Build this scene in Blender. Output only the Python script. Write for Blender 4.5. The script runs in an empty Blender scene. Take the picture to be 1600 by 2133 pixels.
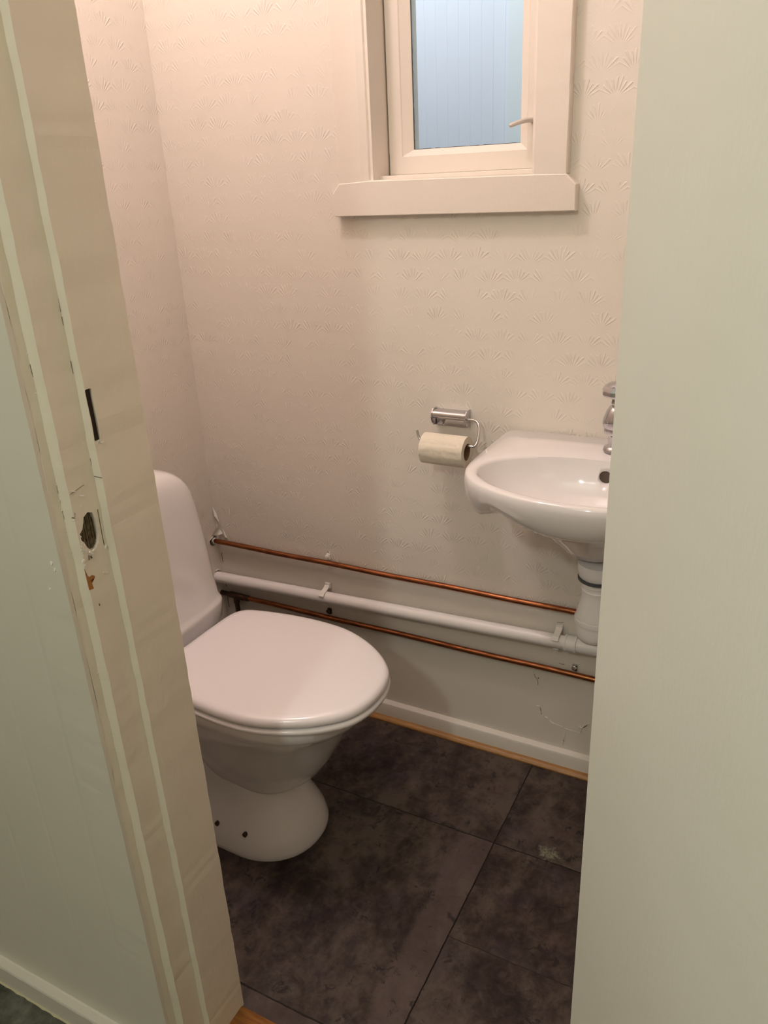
import bpy, bmesh, math, random
from mathutils import Vector, Matrix, noise
random.seed(7)
SC = bpy.context.scene
COL = SC.collection
PI = math.pi

# ------------------------------------------------------------------ camera, exposure, lights
cam_d = bpy.data.cameras.new('camera'); cam = bpy.data.objects.new('camera', cam_d); COL.objects.link(cam)
SC.camera = cam
F = 1640.0
cam_d.sensor_fit = 'VERTICAL'; cam_d.sensor_height = 24.0; cam_d.lens = 24.0 * F / 2133.0
cam_d.clip_start = 0.02; cam_d.clip_end = 30
def _ray(px, py): return Vector((px - 800.0, -(py - 1066.5), -F))
_Z = -_ray(988, 4930).normalized()
_X = -_ray(-2500, 525); _X = (_X - _X.dot(_Z) * _Z).normalized()
_Y = _Z.cross(_X)
cam.matrix_world = Matrix.Translation((0, 0, 1.35)) @ Matrix((_X, _Y, _Z)).to_4x4()

SC.view_settings.view_transform = 'Standard'; SC.view_settings.look = 'None'
SC.view_settings.gamma = 1.0; SC.view_settings.use_curve_mapping = False
SC.view_settings.exposure = 0.28

wd = bpy.data.worlds.new('world'); SC.world = wd; wd.use_nodes = True
wd.node_tree.nodes['Background'].inputs[0].default_value = (0.62, 0.66, 0.60, 1)
wd.node_tree.nodes['Background'].inputs[1].default_value = 0.03

def lamp(name, kind, loc, power, color, size, rot=(0, 0, 0)):
    l = bpy.data.lights.new(name, kind); l.energy = power; l.color = color
    if kind == 'AREA': l.shape = 'SQUARE'; l.size = size
    else: l.shadow_soft_size = size
    o = bpy.data.objects.new(name, l); COL.objects.link(o); o.location = loc; o.rotation_euler = rot
    return o
lamp('toilet_ceiling_light', 'POINT', (-0.95, 0.97, 2.43), 13.2, (1.0, 0.84, 0.87), 0.05)
lamp('hall_ceiling_light', 'POINT', (-0.49, -0.72, 2.12), 21.0, (0.90, 0.95, 0.88), 0.06)
lamp('daylight_next_room', 'AREA', (-1.15, 1.86, 2.55), 16.0, (0.86, 0.87, 0.95), 0.6, (math.radians(25), 0, 0))

# ------------------------------------------------------------------ object helpers
def tag(o, label=None, cat=None, group=None, kind=None):
    if label: o['label'] = label
    if cat: o['category'] = cat
    if group: o['group'] = group
    if kind: o['kind'] = kind
    return o
def link(name, bm, mat, parent=None, smooth=True, angle=35):
    bmesh.ops.recalc_face_normals(bm, faces=bm.faces)
    me = bpy.data.meshes.new(name); bm.to_mesh(me); bm.free()
    if smooth:
        me.polygons.foreach_set('use_smooth', [True] * len(me.polygons))
        me.set_sharp_from_angle(angle=math.radians(angle))
    me.materials.append(mat)
    o = bpy.data.objects.new(name, me); COL.objects.link(o)
    if parent:
        o.parent = parent; o.matrix_parent_inverse = Matrix.Translation(-parent.location)
    return o
def empty(name, loc=(0, 0, 0)):
    o = bpy.data.objects.new(name, None); COL.objects.link(o); o.location = loc; o.empty_display_size = .05
    return o
def NB(): return bmesh.new()
def box(bm, x0, x1, y0, y1, z0, z1, bev=0.0, seg=2):
    r = bmesh.ops.create_cube(bm, size=1.0)
    vs = r['verts']
    for v in vs:
        v.co = Vector(((x0 + x1) / 2 + v.co.x * (x1 - x0), (y0 + y1) / 2 + v.co.y * (y1 - y0), (z0 + z1) / 2 + v.co.z * (z1 - z0)))
    if bev:
        es = list({e for v in vs for e in v.link_edges})
        bmesh.ops.bevel(bm, geom=es, offset=bev, segments=seg, profile=.5, affect='EDGES')
    return vs
def loft(bm, rings, cap0=True, cap1=True):
    vr = [[bm.verts.new(p) for p in r] for r in rings]
    n = len(rings[0])
    for a, b in zip(vr, vr[1:]):
        for i in range(n):
            j = (i + 1) % n
            bm.faces.new((a[i], a[j], b[j], b[i]))
    for flag, r in ((cap0, vr[0]), (cap1, vr[-1])):
        if flag:
            c = bm.verts.new(sum((v.co for v in r), Vector()) / n)
            for i in range(n): bm.faces.new((r[i], r[(i + 1) % n], c))
    return vr
def ring(c, ax, r, n=20, up=None, ry=None):
    ax = Vector(ax).normalized()
    u = (Vector(up) if up else (Vector((0, 0, 1)) if abs(ax.z) < .9 else Vector((1, 0, 0))))
    u = (u - ax * u.dot(ax)).normalized(); w = ax.cross(u)
    ry = ry or r
    return [Vector(c) + u * (r * math.cos(2 * PI * i / n)) + w * (ry * math.sin(2 * PI * i / n)) for i in range(n)]
def tube(bm, pts, r, n=18, cap=True):
    pts = [Vector(p) for p in pts]; rs = []
    for i, p in enumerate(pts):
        d = (pts[min(i + 1, len(pts) - 1)] - pts[max(i - 1, 0)])
        rs.append(ring(p, d, r[i] if isinstance(r, (list, tuple)) else r, n))
    loft(bm, rs, cap, cap)
def lathe(bm, prof, c, ax=(0, 0, 1), n=32, cap=True):
    ax = Vector(ax).normalized()
    loft(bm, [ring(Vector(c) + ax * h, ax, max(r, 1e-4), n) for r, h in prof], cap, cap)
def smooth_path(pts, k=6):
    P = [Vector(p) for p in pts]; out = []
    for i in range(len(P) - 1):
        a, b, c, d = P[max(i - 1, 0)], P[i], P[i + 1], P[min(i + 2, len(P) - 1)]
        for s in range(k):
            t = s / k
            out.append(.5 * ((2 * b) + (-a + c) * t + (2 * a - 5 * b + 4 * c - d) * t * t + (-a + 3 * b - 3 * c + d) * t ** 3))
    out.append(P[-1]); return out
def prism(bm, poly, z0, z1, dz=None, jit=0.0, seed=0):
    """plan polygon extruded upwards; jit wobbles the edges like thick old paint"""
    n = 1 if not dz else max(1, int((z1 - z0) / dz))
    rings = []
    for k in range(n + 1):
        z = z0 + (z1 - z0) * k / n
        r = []
        for i, (x, y) in enumerate(poly):
            jx = jit * noise.noise((i * 7.3 + seed, z * 22, 0)) + jit * .6 * noise.noise((i * 3.1, z * 90, seed))
            jy = jit * noise.noise((i * 5.7, z * 24, seed + 4)) + jit * .6 * noise.noise((i * 9.1, z * 80, seed))
            r.append(Vector((x + jx, y + jy, z)))
        rings.append(r)
    vr = [[bm.verts.new(p) for p in r] for r in rings]
    m = len(poly)
    for a, b in zip(vr, vr[1:]):
        for i in range(m): bm.faces.new((a[i], a[(i + 1) % m], b[(i + 1) % m], b[i]))
    bm.faces.new(vr[0]); bm.faces.new(vr[-1])
def cut(o, cutters):
    """real holes cut into a mesh"""
    for c in cutters:
        m = o.modifiers.new('cut', 'BOOLEAN'); m.operation = 'DIFFERENCE'; m.solver = 'EXACT'; m.object = c
    dg = bpy.context.evaluated_depsgraph_get(); dg.update()
    me = bpy.data.meshes.new_from_object(o.evaluated_get(dg)); o.modifiers.clear(); o.data = me
    for c in cutters: bpy.data.objects.remove(c, do_unlink=True)

# ------------------------------------------------------------------ materials
def mat(name, col, rough=.5, metal=0.0, coat=0.0, spec=.5):
    m = bpy.data.materials.new(name); m.use_nodes = True
    b = m.node_tree.nodes['Principled BSDF']
    b.inputs['Base Color'].default_value = (*col, 1); b.inputs['Roughness'].default_value = rough
    b.inputs['Metallic'].default_value = metal; b.inputs['Coat Weight'].default_value = coat
    b.inputs['Coat Roughness'].default_value = .035
    b.inputs['Specular IOR Level'].default_value = spec
    return m
class G:
    """small node-graph writer"""
    def __init__(s, m): s.t = m.node_tree; s.b = s.t.nodes['Principled BSDF']
    def n(s, kind, **kw):
        nd = s.t.nodes.new(kind)
        for k, v in kw.items(): setattr(nd, k, v)
        return nd
    def put(s, sock, v):
        if isinstance(v, bpy.types.NodeSocket): s.t.links.new(v, sock)
        else: sock.default_value = v
    def m(s, op, a, b=0.0, c=0.0, clamp=False):
        nd = s.n('ShaderNodeMath', operation=op, use_clamp=clamp)
        for i, v in enumerate((a, b, c)): s.put(nd.inputs[i], v)
        return nd.outputs[0]
    def step(s, v, a, b):
        nd = s.n('ShaderNodeMapRange', interpolation_type='SMOOTHSTEP')
        s.put(nd.inputs['Value'], v); s.put(nd.inputs['From Min'], a); s.put(nd.inputs['From Max'], b)
        return nd.outputs[0]
    def pos(s):
        tc = s.n('ShaderNodeTexCoord'); sp = s.n('ShaderNodeSeparateXYZ'); s.t.links.new(tc.outputs['Object'], sp.inputs[0])
        return tc.outputs['Object'], sp.outputs[0], sp.outputs[1], sp.outputs[2]
    def noise(s, vec, scale, detail=4, rough=.55, dist=0.0):
        nd = s.n('ShaderNodeTexNoise'); s.put(nd.inputs['Vector'], vec)
        nd.inputs['Scale'].default_value = scale; nd.inputs['Detail'].default_value = detail
        nd.inputs['Roughness'].default_value = rough; nd.inputs['Distortion'].default_value = dist
        return nd.outputs['Fac']
    def scalev(s, vec, sc, off=(0, 0, 0)):
        nd = s.n('ShaderNodeMapping'); s.put(nd.inputs['Vector'], vec); nd.inputs['Scale'].default_value = sc; nd.inputs['Location'].default_value = off
        return nd.outputs[0]
    def ramp(s, v, stops):
        nd = s.n('ShaderNodeValToRGB'); s.put(nd.inputs[0], v); e = nd.color_ramp.elements
        while len(e) < len(stops): e.new(.5)
        for el, (p, c) in zip(e, stops): el.position = p; el.color = (*c, 1)
        return nd.outputs[0]
    def mix(s, f, a, b, mode='MIX'):
        nd = s.n('ShaderNodeMix', data_type='RGBA', blend_type=mode)
        s.put(nd.inputs[0], f); s.put(nd.inputs[6], a); s.put(nd.inputs[7], b)
        return nd.outputs[2]
    def bump(s, h, dist, strength=1.0, normal=None):
        nd = s.n('ShaderNodeBump'); s.put(nd.inputs['Height'], h); nd.inputs['Distance'].default_value = dist
        nd.inputs['Strength'].default_value = strength
        if normal: s.t.links.new(normal, nd.inputs['Normal'])
        return nd.outputs[0]

def paint(name, col, rough=.42, wob=.0006, scale=60, spec=.4):
    m = mat(name, col, rough, spec=spec); g = G(m); v, x, y, z = g.pos()
    h = g.m('ADD', g.noise(v, scale, 3), g.m('MULTIPLY', g.noise(g.scalev(v, (1, 1, .12)), scale * 4, 2), .25))
    g.put(g.b.inputs['Normal'], g.bump(h, wob))
    c = g.mix(g.noise(v, 5, 3), (col[0] * .95, col[1] * .95, col[2] * .93, 1), (col[0] * 1.04, col[1] * 1.04, col[2] * 1.05, 1))
    g.put(g.b.inputs['Base Color'], c)
    return m
def wallpaper(name, axis):
    """painted embossed paper: rows of little fans, half-drop repeat"""
    m = mat(name, (.80, .75, .66), .45, spec=.35); g = G(m); v, x, y, z = g.pos()
    u = x if axis == 'X' else y
    PU, PV = .0575, .0395
    wobu = g.m('MULTIPLY', g.m('SUBTRACT', g.noise(v, 14, 1), .5), .010)
    wobv = g.m('MULTIPLY', g.m('SUBTRACT', g.noise(g.scalev(v, (1, 1, 1), (3, 5, 7)), 14, 1), .5), .008)
    vv = g.m('DIVIDE', g.m('ADD', z, wobv), PV); row = g.m('FLOOR', vv)
    fv = g.m('SUBTRACT', vv, row)
    uu = g.m('ADD', g.m('DIVIDE', g.m('ADD', u, wobu), PU), g.m('MULTIPLY', g.m('FLOORED_MODULO', row, 2.0), .5))
    col = g.m('FLOOR', uu); fu = g.m('SUBTRACT', g.m('SUBTRACT', uu, col), .5)
    px = g.m('MULTIPLY', fu, PU); pz = g.m('ADD', g.m('MULTIPLY', fv, PV), .004)
    ang = g.m('ARCTAN2', px, pz); r = g.m('SQRT', g.m('ADD', g.m('MULTIPLY', px, px), g.m('MULTIPLY', pz, pz)))
    aa = g.m('ABSOLUTE', ang)
    rid = g.m('POWER', g.m('ADD', g.m('MULTIPLY', g.m('COSINE', g.m('MULTIPLY', ang, 24.0)), .5), .5), 3.0)
    # feather lengths differ from ridge to ridge
    tip = g.m('ADD', .0355, g.m('MULTIPLY', g.m('SINE', g.m('MULTIPLY', ang, 9.0)), .003))
    mask = g.m('MULTIPLY', g.step(r, .009, .019), g.m('SUBTRACT', 1.0, g.step(r, g.m('SUBTRACT', tip, .003), tip)))
    mask = g.m('MULTIPLY', mask, g.m('SUBTRACT', 1.0, g.step(aa, .95, 1.12)))
    mask = g.m('MULTIPLY', mask, g.step(g.noise(v, 23, 2), .36, .62))
    mask = g.m('MULTIPLY', mask, g.step(z, .39, .46))
    h = g.m('MULTIPLY', rid, mask)
    h = g.m('ADD', h, g.m('MULTIPLY', g.noise(v, 150, 4, .6), .35))
    h2 = g.m('MULTIPLY', g.noise(v, 9, 3), 1.2)
    nrm = g.bump(h, .0007, 1.0); nrm = g.bump(h2, .003, .6, nrm)
    g.put(g.b.inputs['Normal'], nrm)
    c = g.mix(g.noise(v, 4, 3), (.80, .740, .650, 1), (.83, .770, .68, 1))
    g.put(g.b.inputs['Base Color'], c)
    return m
M = {}
M['paper_x'] = wallpaper('embossed_wallpaper_window_wall', 'X')
M['paper_y'] = wallpaper('embossed_wallpaper_side_wall', 'Y')
M['trim'] = paint('cream_gloss_trim', (.82, .75, .66), .32)
M['frame'] = paint('old_door_frame_paint', (.86, .78, .64), .34, .0009, 45)
M['hallwall'] = paint('hall_wall_paint', (.79, .735, .625), .38, .0008, 30)
M['door'] = paint('door_paint', (.90, .875, .77), .45, .0004, 90)
M['ceil'] = paint('ceiling_paint', (.84, .80, .74), .6)
M['skirt'] = paint('skirting_paint', (.76, .72, .63), .4)
M['porcelain'] = mat('white_porcelain', (.84, .81, .79), .10, coat=.6)
M['lidplastic'] = mat('white_seat_plastic', (.93, .89, .88), .20, coat=.45)
M['pvc'] = mat('white_pvc', (.88, .86, .84), .25)
M['pvc_old'] = mat('painted_pvc', (.88, .84, .80), .30)
M['chrome'] = mat('chrome', (.56, .55, .58), .06, 1.0)
M['steel'] = mat('brushed_steel', (.55, .54, .53), .24, 1.0)
M['dark'] = mat('slot_shade_dark', (.028, .014, .008), .8)
M['holeshade'] = mat('screw_hole_shade', (.06, .03, .015), .7)
M['rubber'] = mat('grey_rubber', (.09, .09, .09), .6)
M['tornpaper'] = mat('torn_paper', (.90, .87, .78), .7)
M['flake'] = mat('peeled_paint', (.88, .85, .78), .5)
M['oldpaint'] = mat('yellowed_paint_edge', (.62, .56, .36), .6)
M['crack'] = mat('crack_line', (.16, .12, .09), .8)

def copper(name, a, b):
    m = mat(name, a, .27, 1.0); g = G(m); v, x, y, z = g.pos()
    n1 = g.noise(g.scalev(v, (.6, 4, 4)), 40, 4, .6)
    g.put(g.b.inputs['Base Color'], g.mix(g.step(n1, .38, .68), (*a, 1), (*b, 1)))
    g.put(g.b.inputs['Roughness'], g.m('ADD', .22, g.m('MULTIPLY', n1, .28)))
    return m
M['copper'] = copper('aged_copper', (.40, .145, .060), (.20, .070, .030))
M['copper_dark'] = mat('tarnished_brass', (.10, .06, .04), .45, .8)

def wood(name, a, b):
    m = mat(name, a, .4); g = G(m); v, x, y, z = g.pos()
    n1 = g.noise(g.scalev(v, (1, 9, 9)), 18, 5, .6, .5)
    g.put(g.b.inputs['Base Color'], g.mix(g.step(n1, .3, .7), (*a, 1), (*b, 1)))
    g.put(g.b.inputs['Normal'], g.bump(n1, .0006))
    return m
M['wood'] = wood('varnished_pine', (.44, .225, .065), (.32, .15, .04))
M['thresh'] = wood('worn_threshold_wood', (.36, .145, .03), (.20, .075, .018))
M['rawwood'] = wood('raw_frame_wood', (.20, .15, .085), (.09, .065, .035))
M['orange'] = wood('bare_orange_wood', (.50, .21, .055), (.36, .14, .035))

def vinyl():
    m = mat('dark_slate_vinyl', (.04, .03, .03), .45, spec=.3); g = G(m); v, x, y, z = g.pos()
    # seams: one along y at x=-0.44, one along x at y=1.24, one right of the first at y=0.985
    wob = g.m('MULTIPLY', g.m('SUBTRACT', g.noise(v, 30, 2), .5), .006)
    xs = g.m('ADD', g.m('ADD', x, .442), g.m('MULTIPLY', wob, .5)); ys = g.m('ADD', g.m('SUBTRACT', y, 1.24), g.m('MULTIPLY', wob, .5))
    right = g.step(xs, -.001, .001); far = g.step(ys, -.001, .001)
    y2 = g.m('ADD', g.m('SUBTRACT', y, .985), wob); near2 = g.step(y2, -.001, .001)
    xw = g.m('ADD', g.m('ADD', x, .512), g.m('MULTIPLY', g.m('SUBTRACT', g.noise(v, 11, 4, .7), .5), .05)); band = g.m('MULTIPLY', g.step(xw, -.01, .01), g.m('SUBTRACT', 1.0, right))
    band = g.m('MULTIPLY', band, g.m('SUBTRACT', 1.0, far))
    ident = g.m('ADD', g.m('MULTIPLY', right, 3.7), g.m('ADD', g.m('MULTIPLY', far, 8.3), g.m('MULTIPLY', near2, g.m('MULTIPLY', right, 5.1))))
    cv = g.n('ShaderNodeCombineXYZ'); g.put(cv.inputs[0], g.m('ADD', x, ident)); g.put(cv.inputs[1], g.m('ADD', y, ident)); g.put(cv.inputs[2], 0.0)
    vec = cv.outputs[0]
    big = g.noise(g.scalev(vec, (1, .75, 1)), 7.5, 6, .62, .4)
    fine = g.noise(vec, 38, 6, .7, .6)
    pat = g.noise(g.scalev(vec, (1.5, .8, 1), (9, 2, 0)), 16, 6, .72, .3)
    f = g.m('ADD', g.m('MULTIPLY', big, .55), g.m('ADD', g.m('MULTIPLY', fine, .3), g.m('MULTIPLY', pat, .25)))
    c = g.ramp(f, [(.41, (.009, .005, .0035)), (.48, (.028, .0165, .0125)), (.54, (.050, .035, .028)), (.63, (.098, .074, .058))])
    pur = g.step(g.noise(g.scalev(vec, (1, 1, 1), (4, 1, 2)), 9, 5, .65), .5, .66)
    c = g.mix(g.m('MULTIPLY', pur, .32), c, (.052, .034, .048, 1))
    red = g.step(g.noise(g.scalev(vec, (1, 1, 1), (1, 7, 2)), 12, 5, .7), .56, .70)
    c = g.mix(g.m('MULTIPLY', red, .5), c, (.095, .060, .052, 1))
    c = g.mix(g.m('MULTIPLY', band, .50), c, (.125, .090, .080, 1))
    dk = g.m('SUBTRACT', 1.0, g.step(g.noise(g.scalev(vec, (1, 1, 1), (2, 9, 5)), 26, 6, .75, .5), .36, .43))
    c = g.mix(g.m('MULTIPLY', dk, .8), c, (.012, .009, .008, 1))
    def line(d, w): return g.m('SUBTRACT', 1.0, g.step(g.m('ABSOLUTE', d), w * .4, w))
    seam = g.m('MAXIMUM', line(xs, .0016), line(ys, .0014))
    y3 = g.m('ADD', g.m('SUBTRACT', y, .732), wob); left = g.m('SUBTRACT', 1.0, right)
    seam = g.m('MAXIMUM', seam, g.m('MULTIPLY', line(y3, .0018), left))
    seam = g.m('MULTIPLY', seam, g.step(g.noise(v, 25, 3), .26, .46))
    c = g.mix(g.m('MULTIPLY', g.m('MULTIPLY', g.m('SUBTRACT', 1.0, g.step(y3, -.001, .001)), left), .35), c, (.115, .080, .070, 1))
    c = g.mix(g.m('MULTIPLY', seam, .85), c, (.008, .006, .005, 1))
    # chalky dried spot
    dx = g.m('ADD', x, .325); dy = g.m('SUBTRACT', y, 1.262)
    rr = g.m('ADD', g.m('SQRT', g.m('ADD', g.m('MULTIPLY', dx, dx), g.m('MULTIPLY', dy, dy))), g.m('MULTIPLY', g.m('SUBTRACT', g.noise(v, 45, 5, .8), .5), .075))
    sp = g.m('SUBTRACT', 1.0, g.step(rr, .008, .026))
    c = g.mix(g.m('MULTIPLY', sp, g.m('MULTIPLY', g.step(g.noise(v, 120, 4, .7), .40, .55), .85)), c, (.24, .24, .16, 1))
    g.put(g.b.inputs['Base Color'], c)
    g.put(g.b.inputs['Roughness'], g.m('ADD', .42, g.m('MULTIPLY', pat, .25)))
    h = g.m('SUBTRACT', fine, g.m('MULTIPLY', seam, 2.0))
    g.put(g.b.inputs['Normal'], g.bump(h, .0012))
    return m
M['vinyl'] = vinyl()
def hallfloor():
    m = mat('grey_green_lino', (.10, .10, .08), .5); g = G(m); v, x, y, z = g.pos()
    c = g.ramp(g.noise(v, 22, 6, .7), [(.35, (.05, .05, .038)), (.52, (.11, .11, .085)), (.68, (.19, .19, .15))])
    g.put(g.b.inputs['Base Color'], c); return m
M['hallfloor'] = hallfloor()
def bead():
    m = mat('pale_blue_beadboard', (.66, .71, .78), .45); g = G(m); v, x, y, z = g.pos()
    return m
M['bead'] = bead()
M['bead2'] = mat('pale_green_plaster', (.64, .70, .72), .5)
def glassmat():
    m = bpy.data.materials.new('window_glass'); m.use_nodes = True; t = m.node_tree; t.nodes.clear()
    o = t.nodes.new('ShaderNodeOutputMaterial'); mx = t.nodes.new('ShaderNodeMixShader'); tr = t.nodes.new('ShaderNodeBsdfTransparent')
    gl = t.nodes.new('ShaderNodeBsdfGlossy'); fr = t.nodes.new('ShaderNodeFresnel'); gl.inputs['Roughness'].default_value = .02
    tr.inputs[0].default_value = (.95, .98, .98, 1)
    t.links.new(fr.outputs[0], mx.inputs[0]); t.links.new(tr.outputs[0], mx.inputs[1]); t.links.new(gl.outputs[0], mx.inputs[2]); t.links.new(mx.outputs[0], o.inputs[0])
    return m
M['glass'] = glassmat()
def tissue():
    m = mat('toilet_paper', (.80, .735, .60), .9, spec=.1); g = G(m); v, x, y, z = g.pos()
    ve = g.n('ShaderNodeTexVoronoi'); g.put(ve.inputs['Vector'], g.scalev(v, (1, 1, 1))); ve.inputs['Scale'].default_value = 95
    h = g.m('ADD', g.m('MULTIPLY', ve.outputs['Distance'], .7), g.noise(v, 60, 3))
    g.put(g.b.inputs['Normal'], g.bump(h, .0012)); return m
M['tissue'] = tissue()
M['card'] = mat('cardboard_core', (.28, .17, .09), .85)

# ------------------------------------------------------------------ room shell
XL, YB, XR, YD = -1.374, 1.54, .16, .70      # left wall, window wall, right wall, room side of the door wall
CZ = 2.56
WX0, WX1, WZ0, WZ1 = -.825, -.472, 1.340, 2.02  # window opening

def structure(o): o['kind'] = 'structure'; return o
bm = NB(); box(bm, XL, XR, .585, YB + .02, -.04, 0); structure(link('floor', bm, M['vinyl'], smooth=False))
bm = NB()
box(bm, XL - .15, WX0, YB, YB + .12, 0, CZ); box(bm, WX1, XR + .15, YB, YB + .12, 0, CZ)
box(bm, WX0, WX1, YB, YB + .12, 0, WZ0); box(bm, WX0, WX1, YB, YB + .12, WZ1, CZ)
wall_back = structure(link('wall_back', bm, M['paper_x'], smooth=False))
# left wall with the ragged hole the copper pipe passes through
bm = NB(); box(bm, XL - .12, XL, YD - .02, YB, 0, CZ)
wall_left = structure(link('wall_left', bm, M['paper_y'], smooth=False))
bm = NB(); tube(bm, [(XL - .05, 1.523, .443), (XL + .02, 1.521, .4435)], .0155, 13); c1 = link('cutter', bm, M['dark'])
bm = NB(); tube(bm, [(XL - .03, 1.516, .334), (XL + .02, 1.516, .334)], .0172, 16); c2 = link('cutter', bm, M['dark'])
cut(wall_left, [c1, c2])
bm = NB(); box(bm, XR, XR + .12, YD, YB, 0, CZ); structure(link('wall_right', bm, M['paper_y'], smooth=False))
bm = NB(); box(bm, XL - .12, XR + .12, .56, YB + .12, CZ, CZ + .1); structure(link('ceiling', bm, M['ceil'], smooth=False))

# door wall: boarded on the hall side with shallow grooves
def boards(bm, x0, x1, yface, yback, z0, z1, step=.0975, off=-.925, g=.006):
    xs = []
    k = math.floor((x0 - off) / step)
    while off + k * step < x1:
        a = off + k * step
        if a > x0 + .01 and a < x1 - .01: xs.append(a)
        k += 1
    poly = [(x0, yface)]
    for a in xs: poly += [(a - g, yface), (a, yface + g * .07), (a + g, yface)]
    poly += [(x1, yface), (x1, yback), (x0, yback)]
    prism(bm, poly, z0, z1)
JX = -.717; JR = -.098; HF = .562; HZ = -.02; DT = 2.03
bm = NB(); boards(bm, -2.4, -.775, HF, YD, HZ, CZ); boards(bm, JR + .05, 1.4, HF, YD, HZ, CZ); boards(bm, -.775, JR + .05, HF, YD, DT + .04, CZ)
structure(link('wall_front', bm, M['hallwall'], smooth=False))
# hall shell behind the camera
bm = NB(); box(bm, -2.4, 1.4, -1.9, .585, -.06, HZ); structure(link('floor', bm, M['hallfloor'], smooth=False)).name = 'floor_hall'
bm = NB(); box(bm, -2.5, -2.4, -1.9, HF, HZ, CZ); structure(link('wall_hall_left', bm, M['hallwall'], smooth=False))
bm = NB(); box(bm, 1.4, 1.5, -1.9, HF, HZ, CZ); structure(link('wall_hall_right', bm, M['hallwall'], smooth=False))
bm = NB(); box(bm, -2.5, 1.5, -2.0, -1.9, HZ, CZ); structure(link('wall_hall_rear', bm, M['hallwall'], smooth=False))
bm = NB(); box(bm, -2.5, 1.5, -2.0, .56, CZ, CZ + .1); structure(link('ceiling_hall', bm, M['ceil'], smooth=False))

# hall baseboard, rough paint line along its top
bm = NB()
N = 90; rings = []
for i in range(N + 1):
    x = -2.38 + (-.812 + 2.38) * i / N
    j = .0018 * noise.noise((x * 40, 0, 0)); j2 = .0025 * noise.noise((x * 90, 3, 0))
    rings.append([Vector((x, HF + .001, HZ)), Vector((x, .5455, HZ)), Vector((x, .5455 + j * .3, .0265 + j)), Vector((x, .5470, .0300 + j * .5)), Vector((x, HF - .003, .0310 + j2 * .5)), Vector((x, HF + .001, .0335 + j2))])
loft(bm, rings)
structure(link('baseboard_hall', bm, M['trim'], smooth=False))
bm = NB(); rings = []
for i in range(161):
    x = -2.38 + (-.812 + 2.38) * i / 160; w = .0022 + .0022 * noise.noise((x * 60, 1, 0)); rings.append([Vector((x, .5460, HZ)), Vector((x, .5450 - w, HZ)), Vector((x, .5448 - w * .6, HZ + .001)), Vector((x, .5460, HZ + .0015 + w * .3))])
loft(bm, rings); structure(link('trim_4', bm, M['oldpaint'], smooth=False))

# door frame: stepped jamb with rebate and stop, plus its architrave
frame = empty('trim_1', (JX, .63, 0)); structure(frame)
poly = [(JX, .7015), (JX, .6175), (-.729, .6170), (-.729, .5765), (-.7450, .5755), (-.7452, HF + .001), (-.775, HF + .001), (-.775, .7015)]
bm = NB(); prism(bm, poly, .0, DT, .012, .0011, 1)
jamb = link('door_jamb', bm, M['frame'], frame, smooth=False)
# real holes: strike slot beside the stop, latch pocket and narrow lip slot in the rebate
cs = []
bm = NB(); v = box(bm, -.745, -.70, .6183, .6275, 1.081, 1.1430, .0014); cs.append(link('cutter', bm, M['dark']))
bm = NB()
ol = [(.5895, .9945), (.5965, .9985), (.6035, .9955), (.6060, .984), (.6072, .967), (.6045, .9555), (.5985, .9495), (.5905, .9505), (.5860, .957), (.5835, .964), (.5800, .968), (.5795, .977), (.5845, .981), (.5875, .988)]
loft(bm, [[Vector((xx, y, z)) for y, z in ol] for xx in (-.738, -.70)]); cs.append(link('cutter', bm, M['dark']))
bm = NB(); box(bm, -.735, -.70, .6112, .6128, .948, .996); cs.append(link('cutter', bm, M['dark']))
cut(jamb, cs)
bm = NB(); box(bm, -.7345, -.7302, .6113, .6127, .9485, .9955); link('lip_slot', bm, M['rawwood'], frame, smooth=False)
bm = NB(); box(bm, -.7449, -.7205, .6185, .6273, 1.0812, 1.1428); link('strike_hole_shade', bm, M['dark'], frame, smooth=False)  # dark wood-brown block just inside the slot, its colour painting the inner shade
bm = NB(); box(bm, -.7372, -.7352, .5865, .6065, .9500, .9985)
for k in range(10):
    y = .588 + k * .0019; box(bm, -.7353, -.7345 + .0012 * random.random(), y, y + .0011, .951, .996)
link('latch_hole', bm, M['rawwood'], frame, smooth=False)
def flake(bm, c, nrm, size, n=6, lift=.0012, elong=1.0, ang=0.0):
    """small curled chip of paint on a surface"""
    nrm = Vector(nrm); up = Vector((0, 0, 1)); side = nrm.cross(up).normalized(); c = Vector(c)
    pts = []
    for i in range(n):
        a = 2 * PI * i / n + random.uniform(-.3, .3); r = size * random.uniform(.5, 1.1)
        du, dv = r * math.cos(a) * elong, r * math.sin(a)
        u2 = du * math.cos(ang) - dv * math.sin(ang); v2 = du * math.sin(ang) + dv * math.cos(ang)
        pts.append((u2, v2, random.uniform(.1, 1) * lift))
    lo = [bm.verts.new(c + side * u + up * v - nrm * .0004) for u, v, h in pts]
    hi = [bm.verts.new(c + side * u * .9 + up * v * .9 + nrm * h) for u, v, h in pts]
    cc = bm.verts.new(c + nrm * lift * .4)
    for i in range(n):
        j = (i + 1) % n
        bm.faces.new((lo[i], lo[j], hi[j], hi[i])); bm.faces.new((hi[i], hi[j], cc))
bm = NB()
for k in range(18):
    flake(bm, (-.729, .5805 + random.uniform(-.003, .003), random.uniform(.950, .975)), (1, 0, 0), .0012, 5, .0010)
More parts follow.
